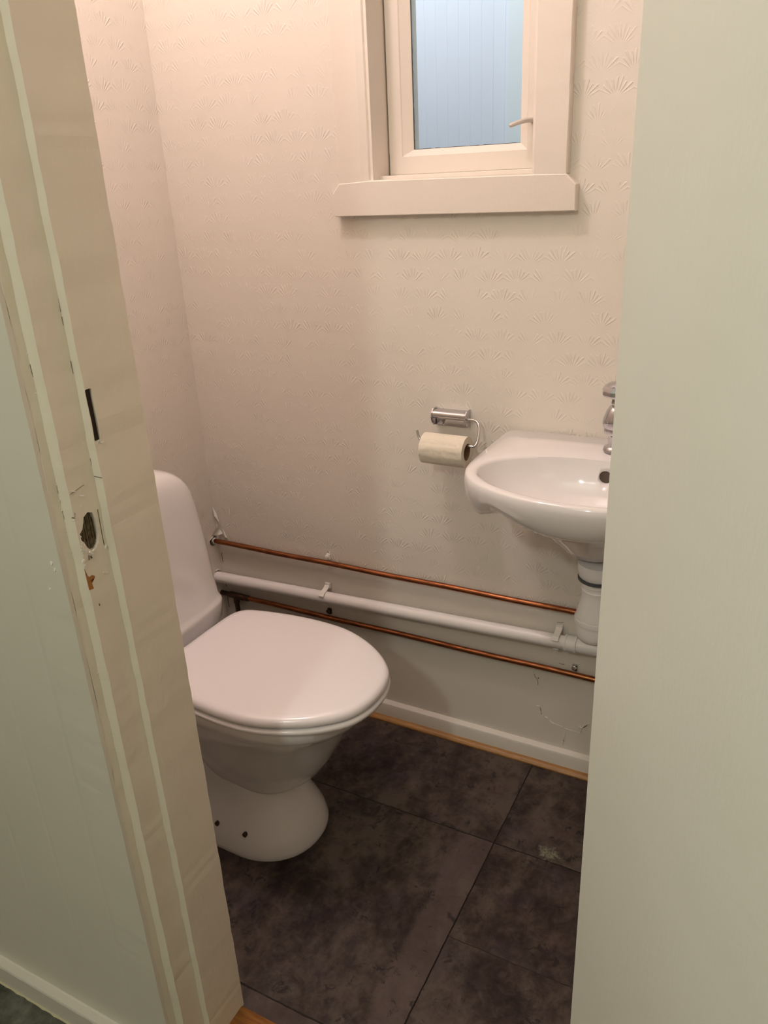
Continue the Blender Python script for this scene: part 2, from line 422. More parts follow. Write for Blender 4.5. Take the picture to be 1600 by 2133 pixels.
for (y, z, s, e, a) in [(.5905, .9475, .0028, 2.2, .5), (.5965, .9485, .0020, 3, .3), (.5765, .941, .0030, 1.6, -.6), (.5775, .936, .0025, 1, 1.2), (.6135, .9455, .0016, 2.4, -.9), (.583, 1.030, .0010, 5, .35), (.594, 1.0205, .0008, 8, .3), (.590, 1.008, .0016, 1, 0), (.5965, 1.052, .0012, 1, 0), (.6045, .9135, .0010, 5, .5), (.611, .925, .0008, 1, 0)]:
    flake(bm, (-.729, y, z), (1, 0, 0), s, 6, .0009, e, a)
for k in range(46):
    z = random.choice([random.uniform(.9, 1.02), random.uniform(.4, 1.25)])
    flake(bm, (-.7452, .5745 + random.uniform(-.0012, .0012), z), (0, -1, 0), random.uniform(.0006, .0013), 5, .0008)
for k in range(22):
    flake(bm, (-.7285, .6172, random.uniform(.45, 1.25)), (0, -1, 0), random.uniform(.0006, .0012), 5, .0007)
for (x, z, s) in [(-.7605, .943, .0042), (-.757, .935, .0030), (-.775, .905, .0018)]:
    flake(bm, (x, .5565, z), (0, -1, 0), s, 6, .0014, .8, .6)
flake(bm, (JX, .6285, 1.0775), (1, 0, 0), .0014, 6, .0008, 2.5, .2); flake(bm, (JX, .6240, 1.0800), (1, 0, 0), .0016, 6, .0008, 1.5, .4)
flake(bm, (JX, .660, 1.088), (1, 0, 0), .0010, 5, .0006); flake(bm, (JX, .6795, .763), (1, 0, 0), .0012, 5, .0007, 1.5, .9)
flake(bm, (-.729, .603, .598), (1, 0, 0), .0011, 5, .0006, 4.5, .8)
link('paint_chips', bm, M['flake'], frame, smooth=False)
bm = NB()
def slab(bm, pts, x, t):
    loft(bm, [[Vector((x, y, z)) for y, z in pts], [Vector((x + t, y, z)) for y, z in pts]])
slab(bm, [(.5755, .933), (.5775, .9225), (.5800, .9190), (.5850, .9195), (.5885, .9165), (.5875, .9145), (.5815, .9140), (.5825, .905), (.5845, .8935), (.5835, .8865), (.5800, .8845), (.5772, .8900), (.5760, .905), (.5757, .918)], -.7294, .0006)
link('bare_wood_patch', bm, M['orange'], frame, smooth=False)
bm = NB()
for a, b, w in [((.5735, 1.0005), (.5775, .9985), .0006), ((.5775, .9985), (.5790, 1.0045), .0004), ((.5860, .946), (.5850, .940), .0006), ((.5885, .944), (.5895, .9405), .0009), ((.578, 1.028), (.600, 1.0325), .0003), ((.7452, 0), (.7452, 0), .0001), ((.5860, .8790), (.5862, .8760), .0007)]:
    if a == b: continue
    tube(bm, [(-.7289, *a), (-.7289, *b)], w, 6)
for z, k in [(1.225, .6165), (1.176, .6165), (1.145, .6168), (1.060, .6168), (1.245, .6165)]:
    tube(bm, [(-.7292, k, z), (-.7292, k, z - random.uniform(.008, .02))], .0005, 6)
for z in (1.180, 1.172, 1.006, 1.040):
    tube(bm, [(-.7453, .5757, z), (-.7453, .5757, z - random.uniform(.005, .012))], .0006, 6)
tube(bm, [(-.717, .6172, 1.0365), (-.7285, .6168, 1.0372)], .00045, 6)
link('paint_cracks', bm, M['crack'], frame, smooth=False)
bm = NB(); poly = [(-.7452, .5565), (-.812, .5572), (-.812, HF + .001), (-.7452, HF + .001)]
prism(bm, poly, HZ, DT + .05, .012, .0005, 3); link('architrave', bm, M['hallwall'], frame, smooth=False)
# right-hand jamb, mirrored, and head
bm = NB(); mir = lambda p: [(JR + (JX - x), y) for x, y in p]
prism(bm, mir([(JX, .7015), (JX, .6175), (-.729, .6170), (-.729, .5765), (-.745, .5755), (-.745, HF + .001), (-.775, HF + .001), (-.775, .7015)]), 0, DT)
link('door_jamb', bm, M['frame'], frame, smooth=False)
bm = NB(); box(bm, JX - .05, JR + .05, .562, .7015, DT, DT + .045); link('door_head', bm, M['frame'], frame, smooth=False)

# threshold
bm = NB(); box(bm, JX - .001, JR + .001, .572, .6965, -.03, .0035, .0015); th = structure(link('trim_2', bm, M['thresh']))
# door leaf, swung wide into the hall, hinged on the right
ang = math.radians(-50.5); d = Vector((math.cos(ang), math.sin(ang), 0)); nn = Vector((math.sin(-ang) * -1, -math.cos(ang), 0)).normalized()
nn = Vector((-.77, -.64, 0)).normalized(); nn = (nn - d * nn.dot(d)).normalized()
P0 = Vector((-.1055, .517, 0))
bm = NB(); box(bm, 0, .64, -.038, 0, 0.0, 2.0, .0022)
mw = Matrix((( d.x, nn.x, 0, P0.x), (d.y, nn.y, 0, P0.y), (0, 0, 1, .012), (0, 0, 0, 1)))
dr = empty('door_1', (P0.x, P0.y, .0)); structure(dr)
bm.transform(mw); link('door_leaf', bm, M['door'], dr)
for z in (.25, 1.75):
    bm = NB(); c = P0 - nn * .041 - d * .004
    tube(bm, [(c.x, c.y, z), (c.x, c.y, z + .09)], .006, 12)
    link('hinge', bm, M['steel'], dr)
bm = NB(); c = P0 + d * .58 + nn * .0005
lathe(bm, [(.024, 0), (.024, .004), (.010, .006), (.009, .03)], (c.x, c.y, 1.0), nn, 20)
a = c + nn * .032; tube(bm, [(a.x, a.y, 1.0), *[(a.x - d.x * t, a.y - d.y * t, 1.0) for t in (.03, .07, .1)]], .008, 12)
link('handle', bm, M['steel'], dr)

# skirting and pine strip on the window wall, and along the left wall behind the toilet
def rail(name, m, prof, x0, x1, n=60, jit=.0004):
    bm = NB(); rings = []
    for i in range(n + 1):
        x = x0 + (x1 - x0) * i / n
        rings.append([Vector((x, y + jit * noise.noise((x * 30, y * 50, 0)), z + jit * noise.noise((x * 40, 5, z * 50)))) for y, z in prof])
    loft(bm, rings); return structure(link(name, bm, m, angle=30))
rail('baseboard_back', M['skirt'], [(YB + .001, 0), (1.5255, 0), (1.5252, .043), (1.5275, .0475), (1.538, .0525), (YB + .001, .053)], XL, XR)
rail('trim_3', M['wood'], [(1.526, .0), (1.5115, .0), (1.5112, .004), (1.514, .008), (1.519, .0105), (1.526, .011)], XL, XR)
bm = NB(); box(bm, XL, XL + .014, YD, 1.525, 0, .05, .002); structure(link('baseboard_left', bm, M['skirt']))

# ------------------------------------------------------------------ window
win = empty('window_1', ((WX0 + WX1) / 2, YB, WZ0)); structure(win)
def cas(name, x0, x1, z0, z1):
    bm = NB(); box(bm, x0, x1, 1.5195, YB + .001, z0, z1, .0025); return link(name, bm, M['trim'], win)
# left casing carries a bevelled inner edge
bm = NB(); prism(bm, [(-.8985, YB + .001), (-.8985, 1.522), (-.8965, 1.5195), (-.8430, 1.5195), (-.8285, 1.5235), (-.8255, 1.527), (-.8255, YB + .001)], 1.343, 2.1, .02, .0006, 9)
link('casing', bm, M['trim'], win, smooth=False)
bm = NB(); prism(bm, [(-.421, YB + .001), (-.421, 1.522), (-.423, 1.5195), (-.482, 1.5195), (-.4875, 1.524), (-.4875, YB + .001)], 1.343, 2.1, .02, .0006, 19)
link('casing', bm, M['trim'], win, smooth=False)
cas('casing_head', -.92, -.40, 2.02, 2.10)
# sill board with clipped upper corners
bm = NB()
pl = [(-.911, 1.279), (-.914, 1.3235), (-.897, 1.3425), (-.8270, 1.3455), (-.4870, 1.3435), (-.4215, 1.3425), (-.403, 1.3245), (-.402, 1.279)]
pl2 = [(x + (.0015 if x < -.65 else -.0015), z + (.0015 if z < 1.3 else -.0015)) for x, z in pl]
loft(bm, [[Vector((x, YB + .001, z)) for x, z in pl], [Vector((x, 1.5195, z)) for x, z in pl], [Vector((x, 1.5175, z)) for x, z in pl2]])
link('sill_board', bm, M['trim'], win, smooth=False)
# lining: reveals and inner sill
bm = NB(); box(bm, -.8262, -.8200, 1.527, 1.655, 1.345, 2.02); box(bm, -.4785, -.4715, 1.527, 1.655, 1.345, 2.02)
box(bm, -.826, -.471, 1.521, 1.56, 1.339, 1.3465); box(bm, -.826, -.471, 1.556, 1.655, 1.339, 1.3535, .001)
link('window_frame', bm, M['trim'], win, smooth=False)
# sash: flat members and chamfer to the glass
sx0, sx1, sz0, sz1 = -.8175, -.4790, 1.3530, 2.01
def rect(x0, x1, z0, z1, y): return [Vector((x0, y, z0)), Vector((x1, y, z0)), Vector((x1, y, z1)), Vector((x0, y, z1))]
gx0, gx1, gz0, gz1 = -.7665, -.5390, 1.4005, 1.975
bm = NB()
loft(bm, [rect(sx0, sx1, sz0, sz1, 1.635), rect(sx0, sx1, sz0, sz1, 1.598), rect(sx0 + .002, sx1 - .002, sz0 + .002, sz1 - .002, 1.596),
          rect(gx0 - .021, gx1 + .018, gz0 - .013, gz1 + .013, 1.596), rect(gx0 - .019, gx1 + .016, gz0 - .011, gz1 + .011, 1.5985),
          rect(gx0, gx1, gz0, gz1, 1.610), rect(gx0, gx1, gz0, gz1, 1.635)], False, False)
link('sash', bm, M['trim'], win, smooth=False)
bm = NB(); box(bm, gx0 - .004, gx1 + .004, 1.6125, 1.6155, gz0 - .004, gz1 + .004); link('glass_pane', bm, M['glass'], win, smooth=False)
bm = NB()
for i in range(60):
    z = gz0 + i * .0095; w = .0012 + .0012 * noise.noise((i * .7, 3, 0)); box(bm, gx0, gx0 + w, 1.6095, 1.6125, z, z + .0095)
for i in range(24):
    x = gx0 + i * .0095; w = .0008 + .0008 * noise.noise((i * .9, 8, 0)); box(bm, x, x + .0095, 1.6095, 1.6125, gz0, gz0 + w)
link('putty_line', bm, M['rubber'], win, smooth=False)
bm = NB(); tube(bm, smooth_path([(-.510, 1.597, 1.4375), (-.518, 1.580, 1.4370), (-.528, 1.570, 1.4345), (-.5445, 1.560, 1.4285)], 5), [.0045] * 10 + [.004] * 5 + [.003], 10)
lathe(bm, [(.008, 0), (.008, .003), (.004, .005)], (-.508, 1.598, 1.437), (0, -1, 0), 14)
link('latch_handle', bm, mat('painted_latch', (.62, .56, .50), .35), win)

# space beyond the glass: beadboard wall and plain return wall
bm = NB()
poly = [(-2.6, 2.35)]; x = -2.56
while x < -.835:
    poly += [(x - .0012, 2.35), (x, 2.3507), (x + .0012, 2.35)]; x += .0345
poly += [(-.823, 2.35), (-.823, 2.45), (-2.6, 2.45)]
prism(bm, poly, .4, 3.0)
structure(link('wall_beyond_window', bm, M['bead'], smooth=False))
bm = NB(); box(bm, -.823, -.30, 2.338, 2.45, .4, 3.0); box(bm, -.40, -.30, 1.66, 2.34, .4, 3.0); structure(link('wall_beyond_return', bm, M['bead2'], smooth=False))
bm = NB(); box(bm, -2.7, -2.6, 1.66, 2.45, .4, 3.0); structure(link('wall_beyond_left', bm, M['bead2'], smooth=False))

# ------------------------------------------------------------------ toilet
TY = 1.111
toi = empty('toilet', (-1.0, TY, 0))
tag(toi, 'white porcelain toilet with closed lid and tapering cistern against the left wall', 'toilet')
def egg(xf, xb, xc, hw, nf=2.2, nb=3.4, z=0, n=96, yc=TY):
    out = []
    for i in range(n):
        t = 2 * PI * i / n; c, s = math.cos(t), math.sin(t)
        e = nf if c > 0 else nb
        # blend the exponent across the widest line so the outline stays smooth
        cx = abs(c) ** (2 / e) * (1 if c > 0 else -1); sy = abs(s) ** (2 / e) * (1 if s > 0 else -1)
        x = xc + (xf - xc) * cx if c > 0 else xc + (xc - xb) * cx
        out.append(Vector((x, yc + hw * sy, z)))
    return out
def seatline(inset, z, n=96):
    """outline of the lid: elliptical front, sides easing in to rounded back corners"""
    half = [(-.633, 0), (-.636, .035), (-.648, .072), (-.672, .103), (-.708, .133), (-.755, .159), (-.81, .178), (-.87, .184), (-.93, .1825), (-.99, .175), (-1.04, .165), (-1.073, .154), (-1.092, .134), (-1.099, .105), (-1.101, .05)]
    loop = half + [(-1.101, 0)] + [(x, -y) for x, y in reversed(half[1:])]
    P = [Vector((x, y, 0)) for x, y in loop]; m = len(P); dense = []
    for i in range(m):
        a, b, c, dd = P[i - 1], P[i], P[(i + 1) % m], P[(i + 2) % m]
        for s in range(8):
            t = s / 8; dense.append(.5 * ((2 * b) + (-a + c) * t + (2 * a - 5 * b + 4 * c - dd) * t * t + (-a + 3 * b - 3 * c + dd) * t ** 3))
    res = []
    L = [0]
    for i in range(len(dense)): L.append(L[-1] + (dense[(i + 1) % len(dense)] - dense[i]).length)
    k = 0
    for j in range(n):
        tgt = L[-1] * j / n
        while L[k + 1] < tgt: k += 1
        f = (tgt - L[k]) / max(L[k + 1] - L[k], 1e-9)
        res.append(dense[k].lerp(dense[(k + 1) % len(dense)], f))
    out = []
    if inset > .012:
        k = 1 - (inset - .010) / .17
        return [Vector((-.86 + (q.x + .86) * k, TY + (q.y - TY) * k, z)) for q in seatline(.010, z, n)]
    for j in range(n):
        tg = (res[(j + 1) % n] - res[j - 1]).normalized(); nr = Vector((tg.y, -tg.x, 0))
        p = res[j] - nr * inset
        out.append(Vector((p.x, TY + p.y, z)))
    return out
bm = NB()
L = [(.010, .4140), (.003, .4145), (.0005, .417), (0, .421), (.0012, .4265), (.004, .4305), (.009, .4335), (.018, .4352), (.05, .4362), (.10, .4368)]
loft(bm, [seatline(i, z) for i, z in L]); link('lid', bm, M['lidplastic'], toi, angle=60)
bm = NB()
L = [(.012, .3985), (.003, .3985), (-.0015, .401), (-.0018, .406), (0, .4095), (.006, .4118), (.014, .4122)]
loft(bm, [seatline(i, z) for i, z in L]); link('seat', bm, M['lidplastic'], toi, angle=60)
# bowl: rim band, step, then tapering underside
bm = NB()
L = [(.3985, -.655, .172, 2.2), (.395, -.652, .175, 2.2), (.376, -.660, .1740, 2.2), (.3635, -.668, .1710, 2.2), (.3605, -.672, .168, 2.2), (.3585, -.679, .163, 2.2), (.354, -.685, .158, 2.2),
     (.335, -.699, .148, 2.2), (.30, -.720, .134, 2.2), (.26, -.744, .121, 2.2), (.22, -.765, .111, 2.2), (.185, -.787, .103, 2.2), (.155, -.812, .094, 2.1), (.130, -.842, .080, 2.1), (.112, -.872, .060, 2.0), (.104, -.90, .035, 2)]
loft(bm, [egg(xf, -1.15 if z > .2 else -1.10, -.87 - (.4 - z) * .25, hw, nf, 3.0, z) for z, xf, hw, nf in L]); link('bowl', bm, M['porcelain'], toi, angle=55)
# pedestal, flaring out to the floor
bm = NB()
L = [(0, -.798, .122), (.004, -.797, .123), (.012, -.797, .1225), (.035, -.804, .116), (.06, -.815, .105), (.09, -.831, .092), (.12, -.846, .084), (.15, -.858, .082), (.19, -.868, .084), (.24, -.876, .090), (.29, -.892, .100), (.33, -.910, .112), (.36, -.93, .122), (.37, -.95, .12)]
loft(bm, [egg(xf, -1.30, -.935 - z * .2, hw, 2.15, 6.0, z, yc=TY - .017 * (1 - z / .4)) for z, xf, hw in L])
ped = link('pedestal', bm, M['porcelain'], toi, angle=55)
for (x, y0) in ((-.9935, .9845), (-.9175, .9860)):  # uncut: flush dark discs whose colour stands in for shade inside screw holes
    bm = NB(); lathe(bm, [(.0040, -.001), (.0052, -.0005), (.0055, .008)], (x, y0 - .0005, .052), (0, 1, .0), 18); link('fixing_hole_shade', bm, M['holeshade'], ped)
# cistern: rounded shoulders, front leaning back, lower flare
def cis(z, xf, hw, n=96):
    z = z - .007 * max(0, (z - .45) / .35)
    return egg(xf, XL + .006, xf - .06, hw + .0045, 3.6, 7, z, n)
bm = NB()
L = [(.372, -1.140, .140), (.398, -1.136, .1475), (.402, -1.1300, .1500), (.4065, -1.1255, .1515), (.440, -1.1205, .1525), (.449, -1.1195, .1525), (.4535, -1.1205, .1520), (.4575, -1.1235, .1510), (.466, -1.1275, .1495), (.52, -1.1320, .1465), (.58, -1.1355, .1430), (.63, -1.139, .1395), (.68, -1.143, .1355), (.71, -1.1455, .1325),
     (.735, -1.148, .127), (.752, -1.151, .120), (.767, -1.155, .110), (.780, -1.160, .096), (.790, -1.167, .080), (.798, -1.177, .060), (.803, -1.188, .040), (.805, -1.20, .02)]
rings = [cis(*l) for l in L]
loft(bm, rings); cist = link('cistern', bm, M['porcelain'], toi, angle=55)
# top plate with button
bm = NB(); rs = []
for s, h in ((1, -.006), (1, .0025), (.92, .0040)):
    rs.append([Vector((-1.222 + .034 * s * math.cos(t), TY + .027 * s * math.sin(t), .7975 + h)) for t in [2 * PI * i / 48 for i in range(48)]])
loft(bm, rs); link('flush_button', bm, M['lidplastic'], cist)
for yy in (-.075, .075):
    bm = NB(); box(bm, -1.112, -1.085, TY + yy - .012, TY + yy + .012, .398, .4135, .003); link('hinge', bm, M['lidplastic'], toi)
toi.rotation_euler.z = math.radians(-1.3)

# ------------------------------------------------------------------ wash basin
BX = -.300
bas = empty('wash_basin', (BX, YB, .75))
tag(bas, 'small white porcelain wash basin on the window wall beside the door', 'basin')
def mirrored(pts):
    return [(x, y) for x, y in pts] + [(2 * BX - x, y) for x, y in reversed(pts) if abs(x - BX) > 1e-6]
outer_half = [(BX, 1.1545), (-.345, 1.1565), (-.39, 1.1645), (-.43, 1.178), (-.465, 1.1955), (-.495, 1.219), (-.515, 1.247), (-.5265, 1.280), (-.5300, 1.32), (-.5300, 1.37), (-.5298, 1.42), (-.5295, 1.47), (-.5290, 1.515), (-.5255, 1.5320), (-.517, 1.5385), (-.48, 1.539), (-.42, 1.539), (-.36, 1.539), (BX, 1.539)]
inner_half = [(BX, 1.1745), (-.345, 1.1775), (-.39, 1.1875), (-.43, 1.2035), (-.462, 1.2240), (-.487, 1.250), (-.4985, 1.277), (-.4985, 1.303), (-.488, 1.331), (-.465, 1.357), (-.43, 1.380), (-.385, 1.396), (-.34, 1.403), (BX, 1.405)]
C0 = (BX, 1.30); NA = 144
def by_angle(half):
    pts = mirrored(half); dense = []
    for i in range(len(pts)):
        a, b = Vector(pts[i]), Vector(pts[(i + 1) % len(pts)])
        for s in range(12): dense.append(a.lerp(b, s / 12))
    pol = sorted(((math.atan2(p.y - C0[1], p.x - C0[0]), (p - Vector(C0)).length) for p in dense))
    out = []
    for k in range(NA):
        t = -PI + 2 * PI * k / NA
        prev = pol[-1]; nxt = pol[0]
        for q in range(len(pol)):
            if pol[q][0] >= t: nxt = pol[q]; prev = pol[q - 1]; break
        a0 = prev[0] if prev[0] <= t else prev[0] - 2 * PI; a1 = nxt[0] if nxt[0] >= t else nxt[0] + 2 * PI
        f = (t - a0) / max(a1 - a0, 1e-9); r = prev[1] + (nxt[1] - prev[1]) * f
        out.append(Vector((C0[0] + r * math.cos(t), C0[1] + r * math.sin(t), 0)))
    for _ in range(2): out = [(out[i - 1] + out[i] * 2 + out[(i + 1) % NA]) / 4 for i in range(NA)]
    return out
OUT, INN = by_angle(outer_half), by_angle(inner_half)
def lev(base, z, inset=0, scale=1.0, cy=1.40, keepback=False, zf=None):
    r = []
    for i, p in enumerate(base):
        tg = (base[(i + 1) % NA] - base[i - 1]).normalized(); nr = Vector((tg.y, -tg.x, 0))
        q = p - nr * inset
        x = BX + (q.x - BX) * scale; y = cy + (q.y - cy) * scale
        if keepback and q.y > cy: y = q.y
        r.append(Vector((x, min(y, 1.5395), zf(p) if zf else z)))
    return r
def rimz(dz=0.0):
    return lambda p: .851 + dz + max(0, (p.y - 1.42)) * .05
bm = NB()
def interp(f, z):   # between inner outline and outer outline
    return [a.lerp(b, f) + Vector((0, 0, z(a) if callable(z) else z)) for a, b in zip(INN, OUT)]
rings = []
cyI = 1.30
for s, z in ((.05, .758), (.30, .760), (.52, .767), (.68, .779), (.80, .794), (.88, .809), (.94, .825), (.975, .838), (.992, .8455)):
    rings.append(lev(INN, z, 0, s, cyI))
rings.append(lev(INN, .8485, 0, 1.0, cyI))
rings.append(interp(.10, .8512)); rings.append(interp(.28, .8522)); rings.append(interp(.48, .8520))
def side(z, k):
    # the side cheeks of the basin hang lower than its front lip
    def f(p):
        t = min(1, max(0, (abs(p.x - BX) - .125) / .10)); m = max(0, 1 - ((p.x - BX) / .15) ** 2) if p.y < 1.3 else 0
        return z - k * t * t * (3 - 2 * t) - k * .75 * m
    return f
rings += [lev(OUT, .8505, .0070), lev(OUT, .8475, .0045), lev(OUT, .840, .0028, zf=side(.840, .004)), lev(OUT, .833, .0032, zf=side(.833, .010)), lev(OUT, .825, .0060, zf=side(.825, .018))]
rings += [lev(OUT, .818, .012, 1, keepback=True, zf=side(.818, .027)), lev(OUT, .812, .019, zf=side(.812, .033)), lev(OUT, .806, .027, zf=side(.806, .035)),
          lev(OUT, .799, .03, .93, 1.43, zf=side(.799, .030)), lev(OUT, .790, .03, .84, 1.42, zf=side(.790, .022)), lev(OUT, .774, .03, .71, 1.41), lev(OUT, .756, .03, .62, 1.40), lev(OUT, .734, .03, .51, 1.39), lev(OUT, .706, .03, .37, 1.38), lev(OUT, .686, .03, .26, 1.375), lev(OUT, .672, .03, .185, 1.37)]
loft(bm, rings); body = link('basin_bowl', bm, M['porcelain'], bas, angle=60)
bm = NB(); tube(bm, [(BX + .010, 1.345, .818), (BX + .010, 1.43, .818)], .0125, 20); cut(body, [link('cutter', bm, M['dark'])])
bm = NB(); tube(bm, [(BX + .010, 1.402, .818), (BX + .010, 1.428, .818)], .0122, 20); link('overflow_hole', bm, mat('overflow_shadow', (.10, .07, .05), .6), bas)
bm = NB(); lathe(bm, [(.003, 0), (.022, .001), (.024, .003), (.018, .0045), (.004, .003)], (BX, 1.30, .7585), (0, 0, 1), 28); link('drain', bm, M['chrome'], bas)
# thin lugs under the side edge
for xx in (-.519, -.103):
    bm = NB(); box(bm, xx, xx + .022, 1.335, 1.5395, .758, .785, .004); link('wall_bracket', bm, M['porcelain'], bas)

# tap
TX, TYY = -.287, 1.452
tap = empty('basin_tap', (TX, TYY, .853)); tag(tap, 'chrome pillar tap on the basin, half hidden by the door edge', 'tap')
bm = NB(); lathe(bm, [(.020, 0), (.0225, .003), (.021, .009), (.014, .013), (.0135, .030), (.016, .033), (.0225, .037), (.0235, .042), (.0225, .047), (.0245, .049), (.0265, .056), (.0255, .065), (.020, .080), (.0145, .089), (.0125, .090)], (TX, TYY, .853), (0, 0, 1), 36)
link('tap_body', bm, M['chrome'], tap, angle=50)
bm = NB(); lathe(bm, [(.012, .090), (.0135, .094), (.0125, .102), (.0135, .105), (.028, .108), (.0315, .112), (.0310, .119), (.026, .127), (.018, .132), (.006, .134)], (TX, TYY, .853), (0, 0, 1), 10)
link('tap_knob', bm, M['chrome'], tap, angle=25)
bm = NB(); tube(bm, smooth_path([(TX + .008, TYY - .012, .874), (TX + .026, TYY - .045, .892), (TX + .042, TYY - .078, .894), (TX + .052, TYY - .1, .880)], 6), [.011] * 13 + [.010] * 6, 16)
link('tap_spout', bm, M['chrome'], tap)

# bottle trap
trp = empty('bottle_trap', (-.283, 1.362, .49)); tag(trp, 'white plastic bottle trap hanging under the wash basin', 'trap')
TC = (-.283, 1.362, 0)
bm = NB(); lathe(bm, [(.010, .628), (.034, .630), (.0375, .634), (.0395, .645), (.0395, .6615)], TC, (0, 0, 1), 36); link('waste_cup', bm, M['pvc'], trp, angle=50)
bm = NB(); lathe(bm, [(.032, .6245), (.0385, .626), (.0385, .630), (.032, .6315)], TC, (0, 0, 1), 36); link('rubber_seal', bm, M['rubber'], trp)
bm = NB(); lathe(bm, [(.022, .596), (.0300, .597), (.0300, .604), (.0285, .606), (.0285, .612), (.0305, .6135), (.0305, .6245), (.022, .6255)], TC, (0, 0, 1), 36); link('upper_nut', bm, M['pvc'], trp, angle=30)
bm = NB(); lathe(bm, [(.0285, .600), (.0290, .588), (.0330, .570), (.0370, .553), (.0385, .546), (.0385, .541)], TC, (0, 0, 1), 36); link('trap_body', bm, M['pvc'], trp, angle=50)
bm = NB(); lathe(bm, [(.036, .5405), (.0405, .5415), (.0410, .5365), (.0405, .532), (.036, .531)], TC, (0, 0, 1), 36); link('trap_collar', bm, M['pvc'], trp, angle=30)
bm = NB(); lathe(bm, [(.0365, .5325), (.0375, .529), (.0370, .508), (.0350, .499), (.029, .4925), (.018, .490), (.004, .4895)], TC, (0, 0, 1), 36); link('trap_cup', bm, M['pvc'], trp, angle=50)
bm = NB(); tube(bm, smooth_path([(-.252, 1.366, .572), (-.20, 1.375, .572), (-.165, 1.40, .565), (-.160, 1.46, .52), (-.160, 1.505, .46), (-.160, 1.515, .388)], 6), .0165, 18); link('outlet_pipe', bm, M['pvc'], trp)

# ------------------------------------------------------------------ pipes
def pipe_thing(name, label, cat): 
    o = empty(name, (-.8, 1.51, .3)); tag(o, label, cat); return o
wp = pipe_thing('waste_pipe', 'thick white plastic waste pipe running between the two copper pipes', 'pipe')
zp = lambda x: .334 + (x + 1.361) * .0347
bm = NB(); tube(bm, [(x, 1.5155, zp(x)) for x in [XL - .02 + i * .05 for i in range(21)] + [-.36]], .0158, 28); link('pipe_run', bm, M['pvc_old'], wp)
bm = NB(); lathe(bm, [(.0165, 0), (.0200, .0005), (.0200, .004), (.0188, .0045), (.0190, .022), (.0205, .0225), (.0205, .027), (.0182, .0275)], (-.378, 1.5155, zp(-.378)), (1, 0, .0347), 32); link('pipe_socket', bm, M['pvc'], wp, angle=30)
bm = NB(); tube(bm, [(-.352, 1.5155, zp(-.352)), (-.10, 1.5155, zp(-.10))], .0178, 28); link('wide_pipe', bm, M['pvc'], wp)

c1 = pipe_thing('copper_pipe', 'upper thin copper pipe, from the hole in the left wall to behind the trap', 'pipe')
def wavy(x0, x1, z, y, amp=.0006, n=40): return [(x0 + (x1 - x0) * i / n, y, z(x0 + (x1 - x0) * i / n) + amp * math.sin(i * .55)) for i in range(n + 1)]
bm = NB(); tube(bm, wavy(XL - .02, -.27, lambda x: .4415 + (x + 1.37) * .0045, 1.5245) + [(-.255, 1.5235, .450), (-.250, 1.5225, .462), (-.250, 1.52, .60), (-.262, 1.50, .70)], .0069, 16); link('pipe_run', bm, M['copper'], c1)
bm = NB(); lathe(bm, [(.0075, -.006), (.0095, .001), (.0085, .005), (.0065, .007)], (XL - .0012, 1.5255, .4405), (1, 0, 0), 11); link('paint_plug', bm, M['flake'], c1)
c2 = pipe_thing('copper_pipe', 'lower thin copper pipe, just above the skirting, with a dark tee fitting', 'pipe')
bm = NB(); tube(bm, wavy(-1.300, .10, lambda x: .280 + (x + 1.0) * .003, 1.5245, .0008), .0070, 16); link('pipe_run', bm, M['copper'], c2)
bm = NB(); tube(bm, [(XL - .01, 1.5245, .279), (-1.30, 1.5245, .279)], .0068, 14); lathe(bm, [(.0075, 0), (.0095, .002), (.0095, .05), (.0075, .052)], (-1.345, 1.5245, .279), (1, 0, 0), 18)
lathe(bm, [(.009, 0), (.009, .018), (.007, .019), (.007, .12)], (-1.322, 1.5245, .276), (0, 0, -1), 18); lathe(bm, [(.0078, 0), (.0088, .002), (.0088, .012), (.0078, .014)], (-1.290, 1.5245, .2792), (1, 0, 0), 16)
link('tee_fitting', bm, M['copper_dark'], c2, angle=50)

# waste pipe clips
def pclip(x, label):
    z = zp(x); o = empty('pipe_clip', (x, 1.53, z)); tag(o, label, 'clip', 'white clips on the waste pipe')
    bm = NB()
    path = [(1.5395, z + .030), (1.5360, z + .0305), (1.5330, z + .0270), (1.526, z + .0215), (1.5155, z + .0185), (1.506, z + .0165), (1.5005, z + .0115), (1.4985, z + .0095)]
    rr = []
    for (y, zz) in path:
        rr.append([Vector((x - .007, y, zz - .0012)), Vector((x + .007, y, zz - .0012)), Vector((x + .007, y - .0008, zz + .0012)), Vector((x - .007, y - .0008, zz + .0012))])
    loft(bm, rr); box(bm, x - .008, x + .008, 1.531, 1.5398, z + .018, z + .0325, .001)
    link('clip_arm', bm, M['flake'], o, smooth=False)
    bm = NB(); box(bm, x - .0065, x + .0065, 1.5085, 1.5398, z - .0192, z - .0162, .0008); link('clip_foot', bm, M['flake'], o, smooth=False)
pclip(-1.016, 'white pipe clip on the waste pipe above the toilet lid')
pclip(-.3975, 'white pipe clip on the waste pipe beside the bottle trap')
